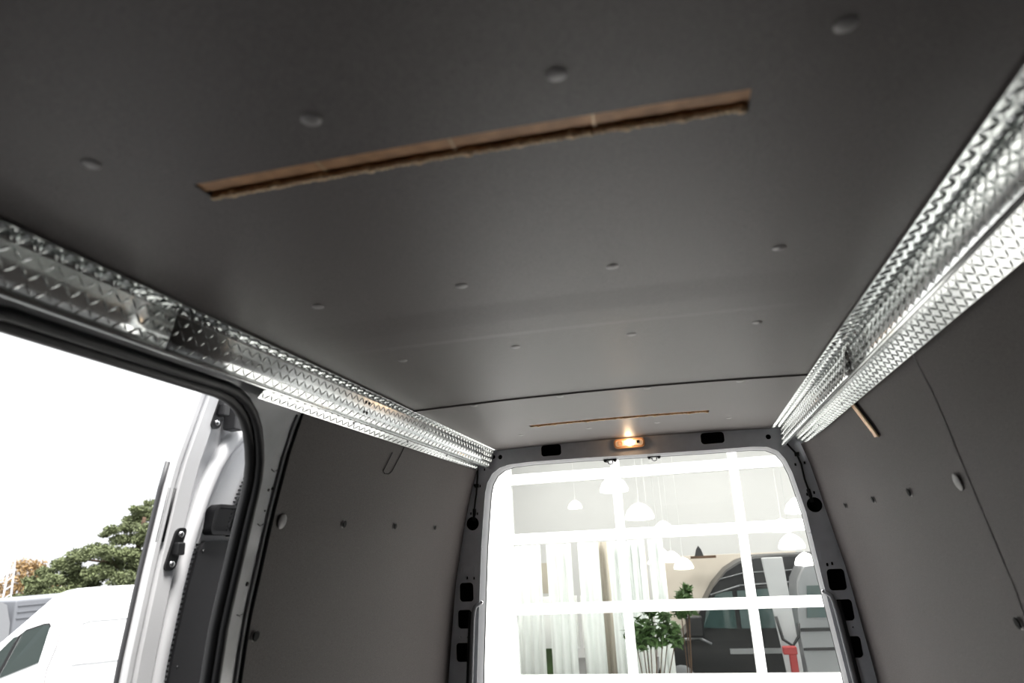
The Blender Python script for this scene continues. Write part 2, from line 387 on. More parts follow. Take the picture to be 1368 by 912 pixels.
# ---------- rear frame
wb = thing('wall_rear', (-.25, 3.44, -1.5), kind='structure')
open_ = [(-1.10, -1.45), (-1.072, -.579), (-1.050, -.261), (-1.029, .021), (-1.013, .166), (-.999, .285), (-.985, .335), (-.958, .378), (-.918, .405), (-.865, .419), (-.762, .424),
         (-.477, .423), (-.18, .418), (.141, .414), (.331, .414), (.400, .407), (.443, .384), (.469, .345), (.490, .281), (.506, .188), (.521, .099), (.541, -.18), (.553, -.319), (.575, -.588), (.61, -1.45)]
outR = densify([(-1.27, -1.5), (-1.24, -.8), (-1.225, -.58), (-1.18, -.15), (-1.123, .135), (-1.07, .32), (-1.045, .41), (-.98, .52), (.50, .52), (.56, .413), (.60, .20), (.618, .10), (.66, -.15), (.70, -.58), (.75, -1.5)], .2)
def q4(cx, cz, w_, h_, r): return rounded(cx-w_/2, cz-h_/2, cx+w_/2, cz+h_/2, r)
big = [q4(-.642, .475, .105, .058, .016), q4(.155, .471, .110, .056, .016), circle(-1.072, .136, .034), circle(.563, .131, .034), circle(-.912, .461, .0125, 12), circle(-.948, .464, .011, 12), circle(.410, .455, .0125, 12),
       q4(-1.114, -.192, .073, .088, .016), q4(-1.126, -.317, .073, .086, .016), q4(-1.139, -.467, .072, .086, .016),
       q4(.601, -.194, .074, .09, .016), q4(.610, -.320, .074, .088, .016), q4(.618, -.468, .074, .086, .016)]
sm = []
for x, z in ((-1.058, .327), (-1.026, .321), (-1.080, .186), (-1.045, .183), (-.999, .403), (.510, .317), (.551, .322), (.539, .179), (.570, .185), (-1.108, -.125), (-1.073, -.128), (.573, -.130), (.594, -.126)):
    sm.append(q4(x, z, .010, .014, .003))
for x, z in ((-1.150, -.398), (-1.115, -.400), (.598, -.392), (.633, -.390), (-1.097, -.086), (.575, -.092)): sm.append(circle(x, z, .004, 8))
for x, z in ((-1.126, -.084), (.608, -.087)): sm.append(q4(x, z, .006, .022, .002))
plate(outR, [open_]+big+sm, .012, lambda u, v, w_: Vector((u, 3.44+w_, v)), 'rear_frame', M['paint'], wb, smooth=True)
# hollow behind the frame and the rolled outer flange
oo = densify(open_[:], .06, closed=False)
def sweep(d0, y0, d1, y1): 
    a = inset(oo, d0); b = inset(oo, d1); return [(p[0], y0, p[1]) for p in a], [(p[0], y1, p[1]) for p in b]
A = MB(); prof = [(0, 3.44), (.001, 3.452), (.004, 3.470), (.006, 3.49), (.006, 3.53)]
for (d0, y0), (d1, y1) in zip(prof, prof[1:]):
    a, b = sweep(d0, y0, d1, y1); A.strip(a, b)
A.build('opening_flange', M['flange'], wb, smooth=2)
outB = [(x+(-.14 if x < -.25 else .16), z+(.06 if z > .3 else 0)) for x, z in outR]
plate(outB, [[(p[0], p[1]) for p in inset(open_, .006)]], .02, lambda u, v, w_: Vector((u, 3.53+w_, v)), 'frame_backing', M['hole'], wb)  # black sheet, the shade of the hollow is put into its colour
a, b = sweep(.016, 3.578, .016, 3.578)
iso = inset(oo, .000)
for grp_ in ([p for p in iso if p[0] < -.9 and p[1] < .33], [p for p in iso if p[0] > .4 and p[1] < .33]):
    MB().tube([(p[0], 3.555, p[1]) for p in grp_], .0035, 6).build('rear_seal', M['rubber'], wb, smooth=2)
# raised pads on the pillars, lower striker trims
for x, z in ((-1.105, -.092), (.587, -.095)):
    plate(q4(x, z, .075, .045, .008), [q4(x+(.03 if x > 0 else -.024), z+.004, .006, .022, .002)], .004, lambda u, v, w_: Vector((u, 3.434+w_, v)), 'pillar_pad', M['paint'], wb)
for x, z in ((-1.072, .01), (.563, .01)): MB().box((x-.05, 3.436, z-.001), (x+.05, 3.4405, z+.001)).build('pressing_line', M['paint'], wb)
for sg in (-1, 1):
    nm = 'left' if sg < 0 else 'right'
    xo = (lambda z: lerp_table([(.1, -1.022), (-.261, -1.050), (-.579, -1.072), (-1.45, -1.10)], z)) if sg < 0 else (lambda z: lerp_table([(.1, .521), (-.319, .553), (-.588, .575), (-1.45, .61)], z))
    t = thing('door_gutter', (xo(-.9), 3.43, -1.4), 'slim silver gutter trim running down the %s rear pillar beside its lowest holes' % nm, 'trim')
    zt = -.248
    path = [(xo(zt)-sg*.010, 3.452, zt+.006), (xo(zt)+sg*.004, 3.44, zt-.001), (xo(zt)+sg*.018, 3.428, zt-.012), (xo(zt)+sg*.023, 3.42, zt-.035)]+[(xo(z)+sg*.023, 3.42, z) for z in (-.32, -.45, -.6, -.9, -1.4)]
    MB().tube(path, .011, 10).build('gutter_bar', M['flange'], t, smooth=2)
    MB().tube([(p[0]+sg*.016, p[1]+.006, p[2]) for p in path[3:]], .010, 8).build('gutter_shadow_gap', M['rubber'], t, smooth=2)
    MB().sphere((path[0][0], 3.446, path[0][2]), .009, 8, 6).build('end_screw', M['chrome'], t, smooth=2)
# cables down the pillars
def cable(P, label):
    A = MB(); A.tube(P, .0045, 6); o = A.build('cable', M['blackp'], smooth=2); tag(o, label, 'cable')
    for (a, b) in ((P[-2], P[-1]),):
        B = MB(); B.tube([a, [(a[i]+b[i])/2 for i in range(3)], b], .009, 8); B.build('cable_sleeve', M['blackp'], o, smooth=2)
    c = P[len(P)//2-1]
    MB().box((c[0]-.010, c[1]-.008, c[2]-.009), (c[0]+.010, c[1]+.003, c[2]+.009)).build('cable_clip', M['blackp'], o)
    return o
cable([(-1.030, 3.425, .425), (-1.034, 3.43, .37), (-1.040, 3.432, .322), (-1.044, 3.432, .28), (-1.050, 3.432, .25), (-1.056, 3.430, .206), (-1.066, 3.455, .150)], 'black cable hanging down the left rear pillar into a round hole')
cable([(.486, 3.425, .412), (.503, 3.428, .388), (.521, 3.430, .362), (.533, 3.432, .316), (.537, 3.432, .246), (.545, 3.430, .20), (.556, 3.455, .145)], 'black cable hanging down the right rear pillar into a round hole')

# ---------- dome lamp on the rear header
lamp = thing('dome_lamp', (-.244, 3.435, .475), 'small lit amber dome lamp on the rear header', 'lamp')
rr = q4(-.244, .476, .150, .046, .018); ri = q4(-.244, .477, .136, .034, .014)
plate(rr, [ri], .018, lambda u, v, w_: Vector((u, 3.422+w_, v)), 'lamp_rim', M['lampamb'], lamp)
A = MB(); k = len(ri)
A.v += [Vector((u, 3.430, v)) for u, v in ri]+[Vector((-.244+(u+.244)*.8, 3.416, .477+(v-.477)*.7)) for u, v in ri]
A.f += [(i, (i+1) % k, k+(i+1) % k, k+i) for i in range(k)]+[tuple(range(k, 2*k))]
A.build('lens', M['lens'], lamp, smooth=True)
MB().sphere((-.240, 3.414, .478), .019, 12, 8, (1.25, .5, .85)).build('bulb', M['bulb'], lamp, smooth=2)
MB().box((-.206, 3.405, .472), (-.192, 3.418, .485)).build('switch', M['blackp'], lamp)
for q in range(3): MB().tube([(-.288+.0+(.012-.0035*q)*cos(t*pi/8), 3.414, .476+(.012-.0035*q)*sin(t*pi/8)) for t in range(16)], .0012, 5, True).build('lens_ring', M['lampamb'], lamp)
ld = bpy.data.lights.new('lamp_glow', 'POINT'); ld.color = (1, .62, .34); ld.energy = .05; ld.shadow_soft_size = .012
lo = bpy.data.objects.new('lamp_glow', ld); C.objects.link(lo); lo.location = (0, -.052, .012); lo.parent = lamp
# latch catches below the header
for x, side in ((-.354, 'left'), (-.134, 'right')):
    t = thing('latch_catch', (x, 3.50, .38), 'small dark latch catch on the header edge, %s of the pair under the lamp' % side, 'latch')
    MB().prism([(x-.034, 3.50, .414), (x+.034, 3.50, .414), (x+.030, 3.50, .402), (x+.020, 3.50, .400), (x+.014, 3.50, .408), (x-.014, 3.50, .408), (x-.020, 3.50, .400), (x-.030, 3.50, .402)], (0, .03, 0)).build('catch_plate', M['trimb'], t)
    MB().tube([(x-.012, 3.51, .406), (x-.011, 3.51, .392), (x, 3.51, .388), (x+.011, 3.51, .392), (x+.012, 3.51, .406)], .0035, 6).build('catch_loop', M['chrome'], t, smooth=2)

# ================================================================== TREAD PLATE RAILS
def tread(mb, A, B, cell, L, wd, ht, y0, y1, nrm, seed=0):
    """raised lozenges on a strip whose cross-section runs from A to B (x, z), along y"""
    A = Vector((A[0], 0, A[1])); B = Vector((B[0], 0, B[1])); W = (B-A).length; u = (B-A)/W; v = Vector((0, 1, 0)); nrm = Vector(nrm).normalized()
    nc = max(1, int(round(W/cell))); cw = W/nc; ny = int((y1-y0)/cell)
    for j in range(ny):
        for i in range(nc):
            d = (u+v if (i+j+seed) % 2 else u-v).normalized(); e = nrm.cross(d)
            c = A+u*(i+.5)*cw+v*(y0+(j+.5)*cell)+nrm*.0002
            l = min(L/2, .68*cw)
            mb.add([c+d*l, c+e*wd/2, c-d*l, c-e*wd/2, c+d*l*.55+nrm*ht, c-d*l*.55+nrm*ht], [(0, 1, 4), (1, 2, 5), (1, 5, 4), (2, 3, 5), (3, 0, 4), (3, 4, 5)])
def make_rail(name, sg, y0, yfl, yend, label, split, A0, A1, F, HM, U1, W1):
    c = -.24; F0, F1 = F[0], F[-1]
    t = thing(name, (c+sg*.70, (y0+yend)/2, .40), label, 'rail')
    def st(P, Q, nm, ya, yb, th=.0025):
        P = Vector((P[0], 0, P[1])); Q = Vector((Q[0], 0, Q[1]))
        B = MB(); ny = 12
        B.strip([P+Vector((0, ya+(yb-ya)*i/ny, 0)) for i in range(ny+1)], [Q+Vector((0, ya+(yb-ya)*i/ny, 0)) for i in range(ny+1)])
        o = B.build(nm, M['plate'], t); s = o.modifiers.new('thick', 'SOLIDIFY'); s.thickness = th; s.offset = 0
        return o
    ctr = Vector((c, 0, .30))
    def nr(P, Q):
        d = Vector((Q[0]-P[0], 0, Q[1]-P[1])); m_ = d.cross(Vector((0, 1, 0))).normalized()
        if m_.dot(ctr-Vector((P[0], 0, P[1]))) < 0: m_ = -m_
        return m_
    def off(P, n_): return (P[0]+n_.x*.0014, P[1]+n_.z*.0014)
    st(A0, A1, 'ceiling_flange', y0, yend)
    for ya, yb in ((y0, split-.001), (split+.001, yend)):
        B = MB(); k = len(F)
        for i in range(13):
            for q in F: B.v.append(Vector((q[0], ya+(yb-ya)*i/12, q[1])))
        B.f += [(i*k+j, (i+1)*k+j, (i+1)*k+j+1, i*k+j+1) for i in range(12) for j in range(k-1)]
        o = B.build('face', M['plate'], t, smooth=2, fix=False); so = o.modifiers.new('thick', 'SOLIDIFY'); so.thickness = .0025; so.offset = 0
    st(HM, U1, 'underside', yfl, yend); st(U1, W1, 'wall_flange', yfl, yend)
    MB().tube([(HM[0]-sg*.003, y0, HM[1]+.001), (HM[0]-sg*.003, yend, HM[1]+.001)], .0052, 8).build('folded_hem', M['plate'], t, smooth=2)
    B = MB(); nn = Vector((0, 0, -1)); tread(B, (A0[0], A0[1]-.0014), (A1[0], A1[1]-.0014), .0195, .026, .0085, .0028, y0, yend, nn)
    n1 = nr(F0, F1)
    for q, (Fa, Fb) in enumerate(zip(F, F[1:])):
        n1 = nr(Fa, Fb); tread(B, off(Fa, n1), off(Fb, n1), .0195, .027, .0050, .0013, y0, yend, n1, q)
    n2 = nr(U1, W1); tread(B, off(U1, n2), off(W1, n2), .0195, .027, .0065, .0018, yfl, yend, n2)
    B.build('raised_tread', M['plate'], t, kind='stuff', fix=True)
    # rivets/holes in the face
    for yh in (1.93,):
        for dy in (0, .022):
            for z in (.462, .432):
                x = F0[0]+(F1[0]-F0[0])*(.494-z)/.09-.001*sg
                MB().disc((x+n1.x*.003, yh+dy, z), n1, .0055, .0012, 10).build('rivet_hole', M['hole'], t)
    for yh in (2.9, 2.0, 2.45):
        x = U1[0]+(W1[0]-U1[0])*.5; z = U1[1]+(W1[1]-U1[1])*.5
        MB().disc((x+n2.x*.003, yh, z+n2.z*.003), n2, .004, .0012, 8).build('rivet', M['hole'], t)
    return t
make_rail('tread_plate_rail', -1, -.4, 1.50, 3.40, 'shiny aluminium tread plate rail along the left edge of the ceiling over the side door', 1.08,
          (-.915, .4915), (-.932, .4915), [(-.931, .4905), (-.936, .4735), (-.941, .4515), (-.947, .430), (-.957, .406)], (-.962, .402), (-1.000, .432), (-1.030, .400))
make_rail('tread_plate_rail', 1, -.4, -.4, 3.42, 'shiny aluminium tread plate rail along the right edge of the ceiling', 1.9,
          (.422, .4915), (.468, .4915), [(.467, .4905), (.466, .472), (.4645, .449), (.463, .426), (.461, .404)], (.466, .400), (.524, .434), (.558, .398))

# ================================================================== OPEN SLIDING DOOR (outside, slid back)
sd = thing('sliding_door', (-1.35, 2.0, -1.5), 'opened silver sliding side door with black handle and dark lining', 'door')
TD = [(.52, -1.19), (.457, -1.215), (.20, -1.27), (0, -1.305), (-.24, -1.34), (-.7, -1.37), (-1.5, -1.38)]
def XD(z): return lerp_table(TD, z)
def yedge(z): return 1.50+(.03*max(0, z-.25)/.25 if z > .25 else 0)
def dp(y, z, d=0): return Vector(((XD(z)+d)*1.09, y*1.09, z*1.09))
zs = [-1.45+(.52+1.45)*i/30 for i in range(31)]
# sheet with stepped section towards the front edge
sec = [(0, -.022), (0, -.008), (.006, 0), (.018, .002), (.024, -.006), (.034, -.008), (.040, 0), (.085, .004), (.100, -.006), (.108, -.020), (.125, -.024), (.9, -.024)]
A = MB()
for (a, da), (b, db) in zip(sec, sec[1:]):
    A.strip([dp(yedge(z)+a, z, da) for z in zs], [dp(yedge(z)+b, z, db) for z in zs])
A.strip([dp(yedge(.52)+a, .52, d) for a, d in sec], [dp(yedge(.52)+a, .52, -.026) for a, d in sec])
A.build('door_sheet', M['silver'], sd, smooth=True)
A = MB(); A.strip([dp(yedge(z), z, -.022) for z in zs], [dp(2.4, z, -.06) for z in zs]); A.build('outer_skin', M['silver'], sd)
A = MB(); A.tube([dp(yedge(z)-.004, z, -.02) for z in zs if z < .26], .007, 6); A.build('edge_seal', M['edge'], sd, smooth=2)
A = MB(); A.tube([dp(yedge(z)+.029, z, -.004) for z in zs if .03 < z < .24], .005, 6); A.build('edge_groove', M['trimb'], sd, smooth=2)
A = MB(); A.tube([dp(yedge(z)+.008, z, -.004) for z in zs if .03 < z < .24], .005, 6); A.build('edge_groove', M['trimb'], sd, smooth=2)
# inner pressed ridge that arches back at the top
rid = [(1.616, -1.4), (1.616, -.5), (1.618, -.25), (1.622, -.05), (1.632, .08), (1.648, .18), (1.668, .26), (1.70, .325), (1.75, .38), (1.82, .415), (1.95, .43), (2.2, .43)]
rid = densify(rid, .05, closed=False)
MB().tube([dp(y, z, -.012) for y, z in rid], .024, 12).build('pressed_ridge', M['silver'], sd, smooth=2)
rid2 = [(y+.045, z-.03) for y, z in rid]
MB().tube([dp(y, z, -.024) for y, z in rid2], .010, 8).build('inner_ridge', M['silver'], sd, smooth=2)
# dark lining panels with perforated edge
pl = densify([(1.658, -1.4), (1.662, -.3), (1.672, -.05), (1.682, .035), (1.70, .062), (2.3, .062), (2.3, -1.4)], .1)
plate(pl, [], .014, lambda u, v, w_: dp(u, v, -.022+w_), 'lining_panel', M['trimb'], sd)
up = densify([(1.80, .075), (1.815, .16), (1.84, .24), (1.88, .31), (1.95, .35), (2.3, .37), (2.3, .075)], .05)
plate(up, [], .012, lambda u, v, w_: dp(u, v, -.022+w_), 'upper_lining', M['trimb'], sd)
A = MB(); z = -.9
while z < .06:
    yv = lerp_table([(.062, 1.684), (.035, 1.674), (-.05, 1.664), (-.3, 1.654), (-1.4, 1.650)], z)
    A.box(dp(yv-.006, z, -.020), dp(yv+.005, z+.006, -.0125)); z += .0125
A.build('perforated_edge', M['trimb'], sd, kind='stuff')
A = MB()
for i in range(22):
    t = i/21; z = .09+.24*t; yv = lerp_table([(.35, 1.90), (.31, 1.868), (.24, 1.828), (.16, 1.803), (.05, 1.79)], z)
    A.box(dp(yv-.008, z, -.020), dp(yv+.003, z+.005, -.012))
A.build('perforated_edge', M['trimb'], sd, kind='stuff')
for y, z in ((1.70, .035), (1.668+.02, -.255)): MB().disc(dp(y, z, -.008), (1, 0, -.1), .006, .003, 10).build('lining_clip', M['blackp'], sd)
# handle recess: dished black box
rec = rounded(1.685, .078, 1.95, .160, .022)
rin = rounded(1.697, .088, 1.94, .151, .016)
plate(rec, [rin], .03, lambda u, v, w_: dp(u, v, -.018+w_), 'handle_surround', M['blackp'], sd)
plate(rin, [], .003, lambda u, v, w_: dp(u, v, -.016+w_), 'handle_cup', M['blackp'], sd)
def striker(y, z, h, lean):
    w_ = .019
    A = MB(); pts = rounded(-w_, -h/2, w_, h/2, .014)
    f = lambda u, v, d: dp(y+u+v*lean, z+v, d)
    sp_ = plate(pts, [], .008, lambda u, v, q: f(u, v, q), 'striker_plate', M['blackp'], sd)
    MB().box(f(-.010, -.016, .008), f(.012, .016, .022)).build('striker_block', M['blackp'], sp_, bevel=.004)
    for v in (h/2-.016, -h/2+.016): MB().disc(f(0, v, .008), (1, -.3, 0), .0085, .004, 12, .002).build('screw', M['chrome'], sp_, smooth=True)
striker(1.572, .042, .105, .12)
striker(1.612, .405, .100, .12)
MB().box(dp(1.66, .36, -.01), dp(1.70, .47, .004)).build('hinge_plate', M['trimb'], sd, bevel=.004)

# ================================================================== PARKING YARD ON THE LEFT
def van(name, label, O, L, Wd, mats, prof, width, windows, wheels, extra=None):
    """prof: side outline (l, z); O: origin; L, Wd: unit directions along length and width (away from the viewer)"""
    O = Vector(O); L = Vector(L); Wd = Vector(Wd)
    f = lambda l, z, w_: O+L*l+Wd*w_+Vector((0, 0, z))
    t = thing(name, tuple(f(sum(p[0] for p in prof)/len(prof), -2.2-O.z, width/2)), label, 'van')
    A = MB(); n_ = len(prof); zt = max(p[1] for p in prof); zb = min(p[1] for p in prof)
    rows = [(0, .0), (.0, 1)]
    def sect(w_, shr): return [f(l, z, w_) for l, z in prof]
    tum = lambda z: .10*max(0, (z-(zb+(zt-zb)*.5))/(zt-zb)*2)**1.5*width*.5
    ring_ = []
    for side in (0, .06, .94, 1.0):
        e = .03 if side in (0, 1.0) else 0
        cz = (zt+zb)/2; cl = sum(p[0] for p in prof)/n_
        row = []
        for l, z in prof:
            ll = l+(cl-l)*e*.35; zz_ = z+(cz-z)*e
            wv = side*width; tm = tum(z); wv = tm+(width-2*tm)*side
            row.append(f(ll, zz_, wv))
        ring_.append(row)
    for a, b in zip(ring_, ring_[1:]):
        k = len(A.v); A.v += a+b; A.f += [(k+i, k+(i+1) % n_, k+n_+(i+1) % n_, k+n_+i) for i in range(n_)]
    k = len(A.v); A.v += ring_[0]; A.f.append(tuple(range(k, k+n_))[::-1])
    k = len(A.v); A.v += ring_[-1]; A.f.append(tuple(range(k, k+n_)))
    A.build('body', mats[0], t, smooth=True)
    for w0 in windows:
        poly, nm = w0
        B = MB(); a = [f(l, z, tum(z)-.012) for l, z in poly]
        B.prism(a, Wd*.03)
        B.build(nm, mats[1] if nm.endswith('window') or nm == 'windscreen' else mats[2], t)
    for l, zr, r in wheels:
        c = f(l, zr, .06)
        d = Wd
        B = MB(); B.tube([c-d*.04, c+d*.16], r, 20); B.build('wheel', M['tyre'], t, smooth=True)
        B = MB(); B.disc(c-d*.045, -d, r*.6, .02, 16, .01); B.build('hub', mats[2], t, smooth=True)
    if extra: extra(t, f, tum)
    return t
# white van, side on, nose towards the left of the picture
k_ = 1.4
def KP(L): return [(l*k_, z*k_) for l, z in L]
P = KP([(-1.12, -1.40), (-1.14, -1.25), (-1.02, -1.13), (-.66, -1.02), (-.39, -.77), (-.19, -.57), (.07, -.305), (.16, -.262), (.29, -.238), (.55, -.232), (2.9, -.24), (3.1, -.30), (3.16, -.6), (3.2, -1.40), (2.7, -1.42), (-.4, -1.42)])
def wv_extra(t, f, tum):
    for L_ in ([(.42, -.645), (.5, -.62), (2.9, -.62)], [(.35, -1.12), (2.9, -1.12)]):
        L_ = KP(L_); A = MB(); A.tube([f(q[0], q[1], tum(q[1])-.008) for q in L_], .012, 6); A.build('body_crease', M['vanwhite'], t, smooth=2)
    A = MB(); A.tube([f(q[0], q[1], tum(q[1])-.004) for q in KP([(.20, -.62), (.17, -.9), (.10, -1.15), (.09, -1.36)])], .006, 5); A.build('door_gap', M['trimb'], t)
    MB().box(f(-.50*k_, -1.18*k_, -.20), f(-.42*k_, -.98*k_, -.06)).build('mirror', M['blackp'], t, bevel=.03)
fwin = KP([(-.38, -1.195), (.005, -1.06), (.072, -.66), (.06, -.63), (.01, -.625), (-.165, -.675), (-.205, -.71)])
van('cargo_van', 'parked white cargo van with dark cab window, seen through the side door', (-8.0*k_, 7.5*k_, 0), (.72, .694, 0), (-.694, .72, 0), (M['vanwhite'], M['glassvan'], M['blackp']), P, 1.75,
    [(fwin, 'door_window'), (KP([(-.62, -1.21), (-.42, -1.20), (-.25, -.735), (-.29, -.745), (-.42, -.90)]), 'quarter_window'),
     (KP([(-.425, -1.20), (-.385, -1.195), (-.205, -.70), (-.245, -.73)]), 'window_bar'), (KP([(-.225, -.715), (-.17, -.665), (.01, -.612), (.065, -.612), (.082, -.65), (.070, -.668), (.058, -.635), (.01, -.63), (-.165, -.68)]), 'window_rim')],
    [(-.75*k_, -1.87, .33), (2.5*k_, -1.87, .33)], wv_extra)
# pale trailer and a dark van behind it
t = thing('box_trailer', (-16.8, 16, -2.2), 'long pale grey trailer behind the white van', 'trailer')
MB().box((-17.8, 13.8, -1.75), (-15.6, 18.2, -.585)).build('trailer_body', M['trailer'], t, bevel=.05)
for z in (-.72, -.86, -1.0): MB().box((-15.6, 13.85, z-.010), (-15.58, 18.1, z+.010)).build('side_rib', M['trailer'], t)
MB().box((-15.65, 13.85, -1.8), (-15.58, 18.1, -1.70)).build('skirt', M['trimb'], t)
for y in (14.8, 17.2):
    B = MB(); B.tube([(-15.9, y, -1.85), (-15.7, y, -1.85)], .35, 16); B.build('wheel', M['tyre'], t, smooth=True)
P3 = [(l*1.2, z*1.2 if z > -1.5 else z) for l, z in [(9.4, -1.95), (9.0, -1.9), (8.6, -1.2), (9.0, -1.1), (9.5, -.52), (9.9, -.46), (11.15, -.47), (11.30, -.55), (11.38, -.9), (11.42, -1.9)]]
van('cargo_van', 'dark grey van tail at the far left edge, beside the pale trailer', (-15.5, 0, 0), (0, 1, 0), (-1, 0, 0), (M['vansilver'], M['glassdark'], M['blackp']), P3, 1.8,
    [([(11.2, -1.3), (11.9, -1.3), (11.9, -.82), (11.5, -.82)], 'door_window')], [(11.3, -1.88, .32), (13.1, -1.88, .32)])
# trees
def leaf_clump(A, c, r, n_, s, flat=.6, up=.2):
    for _ in range(n_):
        d = Vector((random.gauss(0, 1), random.gauss(0, 1), random.gauss(0, 1))).normalized()*r*random.uniform(.35, 1)
        p = Vector(c)+Vector((d.x, d.y, d.z*flat)); a = Vector((random.gauss(0, 1), random.gauss(0, 1), random.gauss(up, .8))).normalized()
        b = a.orthogonal().normalized(); b.rotate(Matrix.Rotation(random.uniform(0, 6.28), 3, a)); q = s*random.uniform(.6, 1.3)
        A.add([p-a*q, p+b*q*.35, p+a*q, p-b*q*.35+a.cross(b)*q*.2], [(0, 1, 2), (0, 2, 3)])
def tree(name, base, label, clumps, trunk, m, n_, s, flat=.55):
    t = thing(name, base, label, 'tree')
    A = MB()
    for p, r in trunk: A.tube(p, r, 7, rs=[r*(1-.6*i/(len(p)-1)) for i in range(len(p))])
    A.build('trunk', M['bark'], t, smooth=2)
    B = MB()
    for c, r in clumps: leaf_clump(B, c, r, int(n_*r*r), s, flat)
    B.build('foliage', m, t, kind='stuff', fix=False)
bx, by = -18.6, 20.9
side = Vector((.70, .71, 0))      # across the line of sight
def tp(s_, z): return Vector((-19.2, 20.4, 0))+Vector((.747, .664, 0))*s_+Vector((0, 0, z))
cl = []
for s_, z, r in [(.75, 1.95, .42), (1.05, 1.75, .40), (.55, 1.62, .45), (1.35, 1.35, .5), (.35, 1.35, .38), (.9, 1.25, .45), (-.15, 1.28, .3), (-.35, 1.15, .22), (.1, .95, .35), (1.3, .75, .55), (-.55, .68, .42), (-1.0, .48, .45), (-.2, .55, .5), (.45, .45, .5),
                 (1.0, .25, .6), (-1.45, .25, .38), (-1.9, .02, .35), (-1.7, -.25, .4), (-1.1, -.2, .5), (-.4, -.1, .55), (.4, -.35, .6), (-.8, -.55, .6), (-2.1, -.52, .4), (-1.5, -.7, .5), (.1, -.9, .7), (1.0, -.6, .7), (-2.5, -.8, .35), (-2.9, -.85, .3), (1.5, 0, .6), (1.7, 1.0, .5), (1.25, 1.05, .45), (.75, .95, .4), (1.55, .55, .5), (.65, .05, .5), (-.05, .15, .45), (-1.2, .1, .4), (-2.3, -.25, .3), (.5, 1.0, .35), (-.6, -.9, .6), (-1.0, -.85, .5), (.45, 2.0, .2), (.9, 2.15, .22)]:
    cl.append((tp(s_, z)+side.cross(Vector((0, 0, 1)))*random.uniform(-.6, .6), r))
tree('pine_tree', (-19.0, 20.6, -2.2), 'spreading dark green pine tree behind the white van roof', cl,
     [([tp(.9, -2.2), tp(.8, -.5), tp(.7, .6), tp(.8, 1.7)], .16), ([tp(.8, -.6), tp(0, .2), tp(-1.1, .4)], .07), ([tp(.8, -.2), tp(1.2, .5), tp(1.4, 1.2)], .06), ([tp(.8, -.9), tp(-.6, -.5), tp(-2, -.3)], .06)], M['bush'], 4200, .07)
def tq(s_, z): return Vector((-29.8, 26.8, 0))+Vector((.668, .744, 0))*s_+Vector((0, 0, z))
tree('autumn_tree', (-29.8, 26.8, -2.2), 'yellow autumn tree above the pale trailer roof', [(tq(s_, z), r) for s_, z, r in [(0, 0, .7), (-.5, -.4, .6), (.5, -.3, .6), (.1, -.8, .8), (-.9, -.9, .6), (.9, -.9, .6), (1.5, -1.0, .5), (-.3, .35, .45), (.3, .3, .4)]],
     [([tq(0, -2.2), tq(0, -.8), tq(.1, 0)], .15)], M['bush2'], 1300, .085, .8)
tree('autumn_tree', (-31.6, 25.0, -2.2), 'pale ochre tree at the left edge beyond the utility pole', [(tq(s_, z), r) for s_, z, r in [(-2.4, -.6, .5), (-2.2, -.2, .4), (-2.7, -1.0, .6)]],
     [([tq(-2.4, -2.2), tq(-2.4, -1.2), tq(-2.4, -.4)], .12)], M['bush2'], 700, .11, .8)
t = thing('utility_pole', (-26.5, 23, -2.2), 'thin pale lattice utility pole at the far left', 'pole')
for dx in (-.12, .12): MB().tube([(-26.5+dx, 23+dx, -2.2), (-26.5+dx*.3, 23+dx*.3, 1.3)], .035, 5).build('pole_leg', M['pole'], t)
for i in range(9): MB().tube([(-26.62+.01*i, 22.88+.01*i, -1.6+.33*i), (-26.38-.01*i, 23.12-.01*i, -1.4+.33*i)], .02, 4).build('brace', M['pole'], t)
MB().tube([(-26.9, 22.6, 1.0), (-26.1, 23.4, 1.0)], .025, 5).build('cross_arm', M['pole'], t)

# ================================================================== BUILDING BEHIND THE VAN
BY = 7.5
wf2 = thing('wall_facade', (0, BY, -2.2), kind='structure')
MB().box((-5.0, BY-.02, -2.2), (-1.95, BY+.25, 4.5)).build('white_wall', M['white'], wf2)
MB().box((4.2, BY-.02, -2.2), (9, BY+.25, 4.5)).build('white_wall', M['white'], wf2)
MB().box((-1.95, BY-.02, 2.2), (4.2, BY+.25, 4.5)).build('white_wall', M['white'], wf2)
for x in (-2.28, -2.12): MB().box((x-.01, BY-.035, -2.2), (x+.01, BY-.02, 2.2)).build('wall_ridge', M['white'], wf2)
w1 = thing('window_1', (1.1, BY, -2.2), kind='structure')
vx = [-1.92, -.71, .505, 1.72, 2.94, 4.16]; hz = [(-2.15, .08), (-1.305, .06), (-.61, .05), (.10, .055), (.735, .055), (1.45, .055), (2.15, .06)]
for x in vx: MB().box((x-.045, BY-.04, -2.2), (x+.045, BY+.06, 2.2)).build('mullion', M['white'], w1, bevel=.006)
for z, h in hz: MB().box((-1.95, BY-.05, z-h), (4.2, BY+.07, z+h)).build('transom', M['white'], w1, bevel=.006)
for a, b in zip(vx, vx[1:]):
    for (z0, h0), (z1, h1) in zip(hz, hz[1:]):
        MB().box((a+.045, BY+.008, z0+h0), (b-.045, BY+.014, z1+h1*-1)).build('pane', M['glass'], w1)
